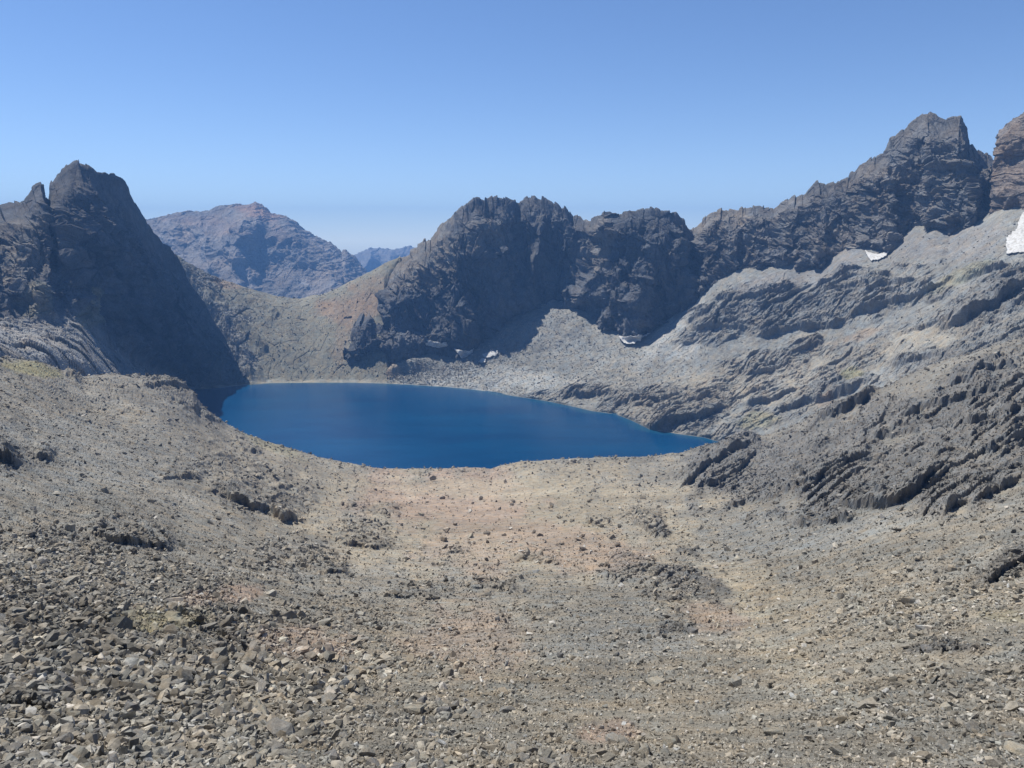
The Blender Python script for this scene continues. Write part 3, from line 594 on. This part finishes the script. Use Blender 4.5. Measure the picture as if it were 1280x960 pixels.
# ================================================================== water sheet
def lake():
    nx, ny = 260, 200
    X = np.linspace(-340, 280, nx); Y = np.linspace(330, 900, ny)
    gx, gy = np.meshgrid(X, Y); V = np.stack([gx, gy, np.full_like(gx, -H)], -1).reshape(-1, 3)
    m = bpy.data.materials.new("lake_water"); m.use_nodes = True; t = m.node_tree; N = t.nodes; K = t.links
    b = N["Principled BSDF"]; b.inputs["Roughness"].default_value = .22; b.inputs["IOR"].default_value = 1.33; b.inputs["Specular IOR Level"].default_value = .22
    tc = N.new("ShaderNodeTexCoord"); mp = N.new("ShaderNodeMapping"); mp.inputs["Scale"].default_value = (.012, .03, 1)
    n = N.new("ShaderNodeTexNoise"); n.inputs["Scale"].default_value = 1; n.inputs["Detail"].default_value = 5
    K.new(tc.outputs["Object"], mp.inputs[0]); K.new(mp.outputs[0], n.inputs["Vector"])
    cr = N.new("ShaderNodeValToRGB"); cr.color_ramp.elements[0].position = .35; cr.color_ramp.elements[0].color = (.0001, .036, .112, 1)
    cr.color_ramp.elements[1].position = .7; cr.color_ramp.elements[1].color = (.0001, .050, .138, 1)
    at = N.new("ShaderNodeAttribute"); at.attribute_name = 'tint'
    K.new(n.outputs["Fac"], cr.inputs[0])
    mx = N.new("ShaderNodeMix"); mx.data_type = 'RGBA'; mx.inputs["B"].default_value = (.015, .10, .14, 1)
    K.new(at.outputs["Fac"], mx.inputs["Factor"]); K.new(cr.outputs[0], mx.inputs["A"]); K.new(mx.outputs["Result"], b.inputs["Base Color"])
    wv = N.new("ShaderNodeTexNoise"); wv.inputs["Scale"].default_value = .9; wv.inputs["Detail"].default_value = 6; K.new(tc.outputs["Object"], wv.inputs["Vector"])
    bp = N.new("ShaderNodeBump"); bp.inputs["Strength"].default_value = .35; bp.inputs["Distance"].default_value = .35
    K.new(wv.outputs["Fac"], bp.inputs["Height"]); K.new(bp.outputs[0], b.inputs["Normal"])
    # shallow rim along the banks
    sh = np.array([[*(lambda r: (r[0], r[1]))(ray(x, y))] for x, y in shore]); 
    dd = np.array([L(x, y) for x, y in shore]); sh = sh / np.hypot(sh[:, 0], sh[:, 1])[:, None] * dd[:, None]
    best = np.full(len(V), 1e9)
    for a, c_ in zip(sh[:-1], sh[1:]):
        v = c_ - a; w_ = V[:, :2] - a; q = np.clip((w_ @ v) / (v @ v), 0, 1); best = np.minimum(best, np.hypot(*(w_ - q[:, None] * v).T))
    f = .6 * (1 - sstep(best + 6 * perlin(V[:, 0] / 25, V[:, 1] / 25, V[:, 0] * 0, 77), 0, 13)) * .6
    me = make_mesh('lake', V, grid_faces(ny, nx), m, np.stack([f] * 3, -1), True)
    link('lake', me, kind='structure', label='deep blue mountain lake lying between the cliffs and the near slope')
lake()

# ================================================================== SNOW PATCHES
M_snow = bpy.data.materials.new("old_snow"); M_snow.use_nodes = True
_b = M_snow.node_tree.nodes["Principled BSDF"]; _b.inputs["Roughness"].default_value = .7; _b.inputs["Base Color"].default_value = (.74, .76, .76, 1)
_n = M_snow.node_tree.nodes.new("ShaderNodeTexNoise"); _n.inputs["Scale"].default_value = .6; _n.inputs["Detail"].default_value = 6
_r = M_snow.node_tree.nodes.new("ShaderNodeValToRGB"); _r.color_ramp.elements[0].color = (.32, .31, .29, 1); _r.color_ramp.elements[1].color = (.52, .53, .53, 1)
_r.color_ramp.elements[0].position = .3; _r.color_ramp.elements[1].position = .6
_t = M_snow.node_tree.nodes.new("ShaderNodeTexCoord")
M_snow.node_tree.links.new(_t.outputs["Object"], _n.inputs["Vector"]); M_snow.node_tree.links.new(_n.outputs["Fac"], _r.inputs[0]); M_snow.node_tree.links.new(_r.outputs[0], _b.inputs["Base Color"])
def inside(poly, x, y):
    r = np.zeros(x.shape, bool); n = len(poly)
    for i in range(n):
        x1, y1 = poly[i]; x2, y2 = poly[(i + 1) % n]
        if y1 == y2: continue
        c_ = ((y1 > y) != (y2 > y)) & (x < (x2 - x1) * (y - y1) / (y2 - y1) + x1); r ^= c_
    return r
def depth_at(layers, x, y):
    """nearest surface of the given layers around a pixel -> horizontal distance"""
    best = np.full(x.shape, 1e9)
    for lay in layers:
        m = (lay.px > x.min() - 4) & (lay.px < x.max() + 4) & (lay.py > y.min() - 4) & (lay.py < y.max() + 4)
        qx, qy, qd = lay.px[m], lay.py[m], np.hypot(lay.P[..., 0][m], lay.P[..., 1][m])
        if not len(qx): continue
        for i in range(x.size):
            k = (qx - x.flat[i]) ** 2 + (qy - y.flat[i]) ** 2 < 4.0
            if k.any(): best.flat[i] = min(best.flat[i], np.min(qd[k]))
    best[best > 1e8] = np.median(best[best < 1e8]) if (best < 1e8).any() else 800
    return best
def snow(poly, layers, label, thick=2.0, fwd=0.0):
    p = np.array(poly, float); x0, y0 = p.min(0) - 1; x1, y1 = p.max(0) + 1; st = .5
    gx, gy = np.meshgrid(np.arange(x0, x1, st), np.arange(y0, y1, st))
    wob = perlin(gx / 7, gy / 7, gx * 0 + 9.9, 5) * 2.4 + perlin(gx / 2.5, gy / 2.5, gx * 0 + 9.9, 6) * 1.2
    ins = inside(poly, gx + wob, gy + wob * .6)
    if ins.sum() < 3: return
    d = depth_at(layers, gx, gy)
    # smooth the depth so the patch bridges small steps like real snow
    for _ in range(8): d = np.minimum(d, (np.roll(d, 1, 0) + np.roll(d, -1, 0) + np.roll(d, 1, 1) + np.roll(d, -1, 1)) / 4)
    er = ins & np.roll(ins, 1, 0) & np.roll(ins, -1, 0) & np.roll(ins, 1, 1) & np.roll(ins, -1, 1)
    df = d - fwd - np.where(er, 1.3, .7) - .3 * perlin(gx / 5, gy / 5, gx * 0, 6)
    X, Y, Z = ray(gx, gy); h = np.hypot(X, Y)
    Pf = np.stack([X / h * df, Y / h * df, Z / h * df], -1); db = df + thick + fwd; Pb = np.stack([X / h * db, Y / h * db, Z / h * df - .6], -1)
    ny_, nx_ = gx.shape; idx = np.arange(ny_ * nx_).reshape(ny_, nx_); off = ny_ * nx_
    fc = []
    cell = ins[:-1, :-1] & ins[1:, :-1] & ins[:-1, 1:] & ins[1:, 1:]
    for j, i in zip(*np.nonzero(cell)):
        a, b, c_, e = idx[j, i], idx[j, i + 1], idx[j + 1, i + 1], idx[j + 1, i]
        fc.append((a, e, c_, b)); fc.append((a + off, b + off, c_ + off, e + off))
        for (dj, di, s_, t_) in ((-1, 0, a, b), (1, 0, c_, e), (0, -1, e, a), (0, 1, b, c_)):
            jj, ii = j + dj, i + di
            if jj < 0 or ii < 0 or jj >= cell.shape[0] or ii >= cell.shape[1] or not cell[jj, ii]: fc.append((s_, t_, t_ + off, s_ + off))
    if not fc: return
    V = np.concatenate([Pf.reshape(-1, 3), Pb.reshape(-1, 3)]); fc = np.array(fc)
    used, inv = np.unique(fc, return_inverse=True); V = V[used]; fc = inv.reshape(fc.shape)
    org = V.mean(0); me = make_mesh('snow_patch', V - org, fc, M_snow, None, True)
    o = link('snow_patch', me, label=label, category='snow patch', group='old snow patches on the mountainsides'); o.location = org
snow([(1079, 310), (1082, 318), (1090, 327), (1103, 324), (1113, 313), (1098, 317.5), (1086, 315)], [B, R], 'white crescent snow patch below the dark right ridge')
snow([(1277, 267), (1286, 261), (1310, 258), (1310, 308), (1292, 315), (1275, 315), (1259, 318), (1255, 304), (1260, 294), (1266, 290), (1271, 285), (1273, 276)], [B, E_], 'largest white snow patch at the right edge under the brown peak')
snow([(773, 420), (780, 429.5), (794, 429), (815, 416), (799, 419), (785, 420.5)], [B, C], 'thin white snow strip at the top of the pale scree fan', 3.0, 3.0)
snow([(529, 430), (537, 424), (541, 427), (560, 428), (559, 433), (544, 434.5)], [C], 'shaded snow patch low on the dark cliff, leftmost of four')
snow([(567, 435), (576, 447.5), (586, 445), (594, 434), (587, 437.5), (578, 438)], [C, B], 'curved shaded snow patch at the foot of the dark cliff above the low rubble mound')
snow([(604, 443), (613, 437), (624, 438.5), (619, 445), (607, 448)], [C, B], 'bluish snow patch where the dark cliff meets the left of the scree fan', 2.0, -.5)
snow([(597, 450), (604, 447), (608, 449), (605, 453), (598, 453)], [C, B], 'tiniest snow scrap below the bluish patch at the cliff foot')

# ================================================================== STONES
import bmesh
def hull(npts, seed):
    """an angular block: the convex hull of a few scattered points"""
    r = np.random.default_rng(seed); p = r.normal(size=(npts, 3)); p /= np.linalg.norm(p, axis=1)[:, None]
    p *= r.uniform(.72, 1.1, (npts, 1)); p = np.sign(p) * np.abs(p) ** .8
    bm = bmesh.new()
    for q in p: bm.verts.new(q)
    o = bmesh.ops.convex_hull(bm, input=bm.verts)
    bmesh.ops.delete(bm, geom=[v for v in bm.verts if not v.link_faces], context='VERTS')
    bmesh.ops.recalc_face_normals(bm, faces=bm.faces[:])
    bm.verts.ensure_lookup_table(); bm.verts.index_update()
    v = np.array([q.co[:] for q in bm.verts]); f = np.array([[q.index for q in t.verts] for t in bm.faces]); bm.free()
    return v - v.mean(0), f
SMALL = [hull(8, 4000 + k) for k in range(14)]
MIDDLE = [hull(13, 4100 + k) for k in range(40)]
def rotz_tilt(n, seed, tilt=.6):
    r = np.random.default_rng(seed); a = r.uniform(0, 2 * np.pi, n); b = r.normal(0, tilt, n); c_ = r.normal(0, tilt, n)
    def m(ax, t):
        o = np.zeros((n, 3, 3)); i, j = [(1, 2), (2, 0), (0, 1)][ax]; o[:, ax, ax] = 1; o[:, i, i] = np.cos(t); o[:, j, j] = np.cos(t); o[:, i, j] = -np.sin(t); o[:, j, i] = np.sin(t); return o
    return m(2, a) @ m(0, b) @ m(1, c_)
def scatter(lay, n, sizes, weight, seed, kinds, cols, flat=(.4, .8), smin=70, dark=None):
    """sizes in photo pixels (the stones' real size follows from how far off they lie); returns (verts, faces, tint) per kind"""
    r = np.random.default_rng(seed)
    vis = (lay.P[..., 1] > 0) & (lay.px > -900) & (lay.px < 2200) & (lay.py < 1030) & (lay.s > smin)
    cdf = np.cumsum((weight * vis * lay.cw[None, :]).ravel()); cdf /= cdf[-1]
    k = np.searchsorted(cdf, r.random(n)); cwk = np.broadcast_to(lay.cw[None, :], lay.px.shape).ravel()[k]; P = lay.P.reshape(-1, 3)[k]; mp = lay.mpp.ravel()[k]
    P = P + (r.random((n, 3)) - .5) * np.array([1.2, 2.4, 0]) * (mp * cwk)[:, None]
    lo, hi, pw = sizes; t = r.random(n); sz = (lo ** -pw + t * (hi ** -pw - lo ** -pw)) ** (-1 / pw)
    R_ = sz * mp * .5
    asp = np.stack([r.uniform(.8, 1.4, n), r.uniform(.6, 1.0, n), r.uniform(*flat, n)], -1)
    M = rotz_tilt(n, seed + 2, .55)
    base = P + np.array([0, 0, 1]) * (R_ * r.uniform(.05, .75, n))[:, None]
    cc_ = cols.reshape(-1, 3)[k]; g = cc_.mean(1, keepdims=True); cc_ = cc_ * .55 + g * .45
    if dark is not None: cc_ = cc_ * (1 - .18 * dark.ravel()[k])[:, None]
    cc_ = np.minimum(cc_ * r.lognormal(0.05, .34, n)[:, None], .36) * np.array((1.03, 1.0, .94))
    which = r.integers(0, len(kinds), n); out = []
    for q, (v, f) in enumerate(kinds):
        m = which == q
        if not m.any(): continue
        V = v[None] * asp[m][:, None, :]
        V = np.einsum('nij,nvj->nvi', M[m], V) * R_[m][:, None, None] + base[m][:, None, :]
        out.append((V.astype(f32), f, cc_[m]))
    return out
def merge(parts):
    Vs, Fs, Cs = [], [], []; off = 0
    for V, f, cl in parts:
        n, m, _ = V.shape; Vs.append(V.reshape(-1, 3)); Fs.append((f[None] + (np.arange(n) * m)[:, None, None]).reshape(-1, 3) + off)
        Cs.append(np.repeat(cl, m, 0)); off += n * m
    return np.concatenate(Vs), np.concatenate(Fs), np.concatenate(Cs)
px, py = G.px, G.py
wl = .12 + 1.0 * blobs(px, py, [(130, 880, 430, 130, 0, 1), (60, 760, 260, 90, 0, .9), (640, 960, 300, 50, 0, .5), (1200, 900, 200, 80, 0, .35), (1180, 750, 180, 50, 15, .35), (330, 700, 90, 30, 0, .4)], 501)
wm = .30 + .8 * np.clip(wl, 0, 1) + .3 * blobs(px, py, [(1100, 700, 260, 110, 0, 1), (800, 840, 300, 100, 0, 1)], 502)
wm = wm * (1 - .75 * blobs(px, py, [(905, 730, 50, 22, -40, 1), (640, 640, 170, 45, 0, .6)], 503))
wm = (wm + .55 * sstep(py, 640, 800)) * (1 + .5 * np.clip(Grk, 0, 1))
parts = []
for (n, sizes, wgt, seed, kinds) in ((260000, (1.7, 7, 2.5), wm, 601, SMALL), (40000, (4.5, 12, 2.6), (wl + .22 * sstep(py, 700, 860) + .25 * np.clip(Grk, 0, 1)) ** 1.5 * sstep(py, 540, 740), 611, MIDDLE), (4200, (10, 24, 2.4), np.clip(wl - .25, 0, 2) ** 2 * sstep(py, 720, 830), 621, MIDDLE)):
    parts += scatter(G, n, sizes, wgt, seed, kinds, Gcol, dark=np.clip(Grk, 0, 1))
V, Fc, Cc = merge(parts)
rubble_parts = [(V, Fc, Cc)]
link('rubble', make_mesh('rubble', V, Fc, M_stone, Cc), kind='stuff', label='loose grey and tan rubble strewn over the near slope')

def far_stones(lay, n, sizes, wgt, cols, seed, label):
    r = np.random.default_rng(seed); cdf = np.cumsum(wgt.ravel()); cdf /= cdf[-1]
    V, f_, cl = merge(scatter(lay, n, sizes, wgt, seed, SMALL, cols, smin=0))
    link('scree_blocks', make_mesh('scree_blocks', V, f_, M_stone, cl), kind='stuff', label=label)
bx_ = sstep(B.s, 10, 16) * (1 - sstep(B.s, 188, 200))
far_stones(B, 22000, (1.1, 3.4, 2.8), (.5 + .9 * blobs(B.px, B.py, [(700, 440, 160, 60, 0, 1), (620, 475, 160, 30, 0, 1), (860, 430, 90, 60, 20, .6)], 801)) * bx_, Bcol, 811, 'grey blocks littering the scree fan and the right hillside')
far_stones(S, 5000, (1.2, 3.6, 2.4), (.10 + tal_) * sstep(S.s, 12, 20) * (1 - sstep(S.s, 118, 124)), Scol, 821, 'grey blocks on the talus beside the shadowed left peak')
far_stones(LM, 7000, (1.3, 4.5, 2.3), lm_low * sstep(LM.s, 8, 14) * (LM.px < 240), LMcol, 831, 'grey blocks on the talus below the left peak')

# boulders one can point to: each an object of its own
def rock_mesh(seed, colr):
    v, f = hull(22, seed)
    return make_mesh('boulder', v, f, M_stone, np.broadcast_to(np.array(colr), (len(v), 3)))
protos = [rock_mesh(900 + i, c_) for i, c_ in enumerate([(.22, .21, .19), (.26, .245, .215), (.19, .185, .175), (.30, .28, .235), (.24, .225, .19), (.17, .165, .16)])]
flatG = np.stack([G.px.ravel(), G.py.ravel()], -1); okG = (G.s.ravel() > 60) & (G.s.ravel() < G.X[-4])
Gi = np.nonzero(okG)[0]; Gp = flatG[Gi]
def ground_at(x, y):
    k = Gi[np.argmin(((Gp - (x, y)) ** 2).sum(1))]; return G.P.reshape(-1, 3)[k], G.mpp.ravel()[k]
def boulder(x, y, size, label, group=None, shape=(1.2, .9, .7), rot=0.0, tilt=0.1, proto=0, grp_cat='boulder'):
    P, mp = ground_at(x, y); r_ = size * mp * .5
    o = link('boulder', protos[proto % len(protos)], label=label, category=grp_cat)
    if group: o['group'] = group
    o.location = (P[0], P[1], P[2] + r_ * shape[2] * .45); o.scale = tuple(r_ * s for s in shape); o.rotation_euler = (tilt, tilt * .6, rot)
named = [
    (820, 856, 27, 'flat pale boulder with dark underside, left of two lone boulders on lower right gravel', (1.25, .9, .55), .3, 3),
    (918, 857, 22, 'rounder grey boulder with black shadow side, right of two lone boulders on lower right gravel', (1.0, 1.0, .85), 1.1, 1),
    (411, 880, 24, 'dark-sided block standing above the lower left rubble', (1.0, .9, .8), .5, 0),
    (350, 920, 44, 'big dark shadowed block in the bottom left rubble', (1.2, .9, .75), 2.2, 2),
    (1178, 938, 20, 'dark boulder beside pale gravel near the bottom right', (1.1, .9, .8), .9, 0),
    (1268, 942, 26, 'pale-topped boulder at the bottom right corner', (1.2, .9, .7), 2.0, 3),
    (518, 892, 26, 'grey boulder with dark right side at the right end of the rubble field', (1.1, 1, .65), .1, 4),
    (596, 897, 20, 'small lone block right of the rubble field near the bottom', (1.2, .9, .6), 1.4, 0),
    (968, 918, 24, 'broad low boulder with a dark base on the bottom right gravel', (1.3, .8, .5), .2, 4),
    (915, 917, 18, 'pale triangular stone on the bottom gravel right of the centre', (1.1, .8, .7), 1.6, 3),
    (1186, 738, 11, 'bright white stone on the right-hand gravel slope', (1.1, .9, .8), .4, 3),
    (972, 687, 8, 'small bright stone on the grey slope above the trail', (1.1, .9, .8), .8, 3),
    (1226, 672, 9, 'bright stone on the grey slope at the far right', (1.1, .9, .8), .8, 3),
    (89, 665, 14, 'upright pale slab on the left slope beside the dark ledge', (.9, .6, 1.1), .8, 3),
    (865, 792, 14, 'dark pointed rock on the grey patch right of the centre', (1.2, .9, .8), .3, 5),
    (655, 952, 22, 'dark-sided block at the bottom edge right of the rubble field', (1.1, .9, .8), 1.9, 2),
    (1160, 815, 16, 'dark brown rock at the left end of the short dark ledge on the right gravel', (1.4, .9, .6), .1, 5),
    (1062, 842, 14, 'dull grey stone on the level gravel left of a pale stone', (1.1, .9, .7), .6, 0),
    (1181, 836, 14, 'pale rounded stone below the short dark ledge on the right gravel', (1.1, 1, .8), .6, 3),
    (700, 822, 10, 'small dark wedge-shaped stone in the middle of the near slope', (1, .8, .9), .6, 5),
    (622, 776, 9, 'small black-looking stone on the tan patch left of the centre', (1.1, .9, .8), 1.5, 5),
]
for x, y, s, lab, shp, rot, pr in named: boulder(x, y, s, lab, None, shp, rot, .12, pr)
rr = np.random.default_rng(77)
wB = np.clip(wl - .3, 0, 2).ravel() ** 1.5 * (G.py.ravel() > 800) * (G.px.ravel() > -10) * (G.px.ravel() < 1290) * (G.py.ravel() < 975) * okG
cdf = np.cumsum(wB); cdf /= cdf[-1]; ks = np.searchsorted(cdf, rr.random(225))
for k in ks:
    x, y = flatG[k]; s = rr.uniform(15, 27) * (0.55 + .45 * (y - 800) / 160); left = x < 520
    pr = int(rr.integers(0, 6)); tone = ('mid grey', 'pale', 'dark grey', 'palest', 'greenish grey', 'darkest')[pr]
    size = 'broad' if s > 26 else 'medium-sized' if s > 19 else 'small'
    where = ('in the bottom left corner of the rubble field' if x < 130 and y > 890 else 'on the left edge of the rubble field above the corner' if x < 130 else
             'along the bottom middle of the rubble field' if x < 330 and y > 890 else 'in the upper middle of the rubble field' if x < 330 else
             'at the lower right end of the rubble field' if x < 520 and y > 890 else 'at the upper right end of the rubble field' if x < 520 else 'on the bottom edge right of the rubble field')
    boulder(x, y, s, '%s %s angular block %s' % (size, tone, where), 'angular blocks of the near rubble field' if left else 'loose blocks along the bottom edge',
            (rr.uniform(.9, 1.4), rr.uniform(.7, 1), rr.uniform(.45, .85)), rr.uniform(0, 6.28), rr.normal(0, .2), pr)

# ================================================================== HAZE
hz = bpy.data.meshes.new('haze')
x0, x1, y0, y1, z0, z1 = -3500, 3500, -60, 5300, -900, 215
hz.from_pydata([(x0, y0, z0), (x1, y0, z0), (x1, y1, z0), (x0, y1, z0), (x0, y0, z1), (x1, y0, z1), (x1, y1, z1), (x0, y1, z1)], [],
               [(0, 3, 2, 1), (4, 5, 6, 7), (0, 1, 5, 4), (1, 2, 6, 5), (2, 3, 7, 6), (3, 0, 4, 7)])
mh = bpy.data.materials.new('haze'); mh.use_nodes = True; mh.node_tree.nodes.clear()
pv = mh.node_tree.nodes.new('ShaderNodeVolumePrincipled'); mo = mh.node_tree.nodes.new('ShaderNodeOutputMaterial')
pv.inputs['Color'].default_value = (.20, .46, 1, 1); pv.inputs['Density'].default_value = .00021; pv.inputs['Anisotropy'].default_value = 0.0
mh.node_tree.links.new(pv.outputs[0], mo.inputs['Volume']); hz.materials.append(mh)
link('haze', hz, kind='stuff', label='thin blue air haze over the valley')
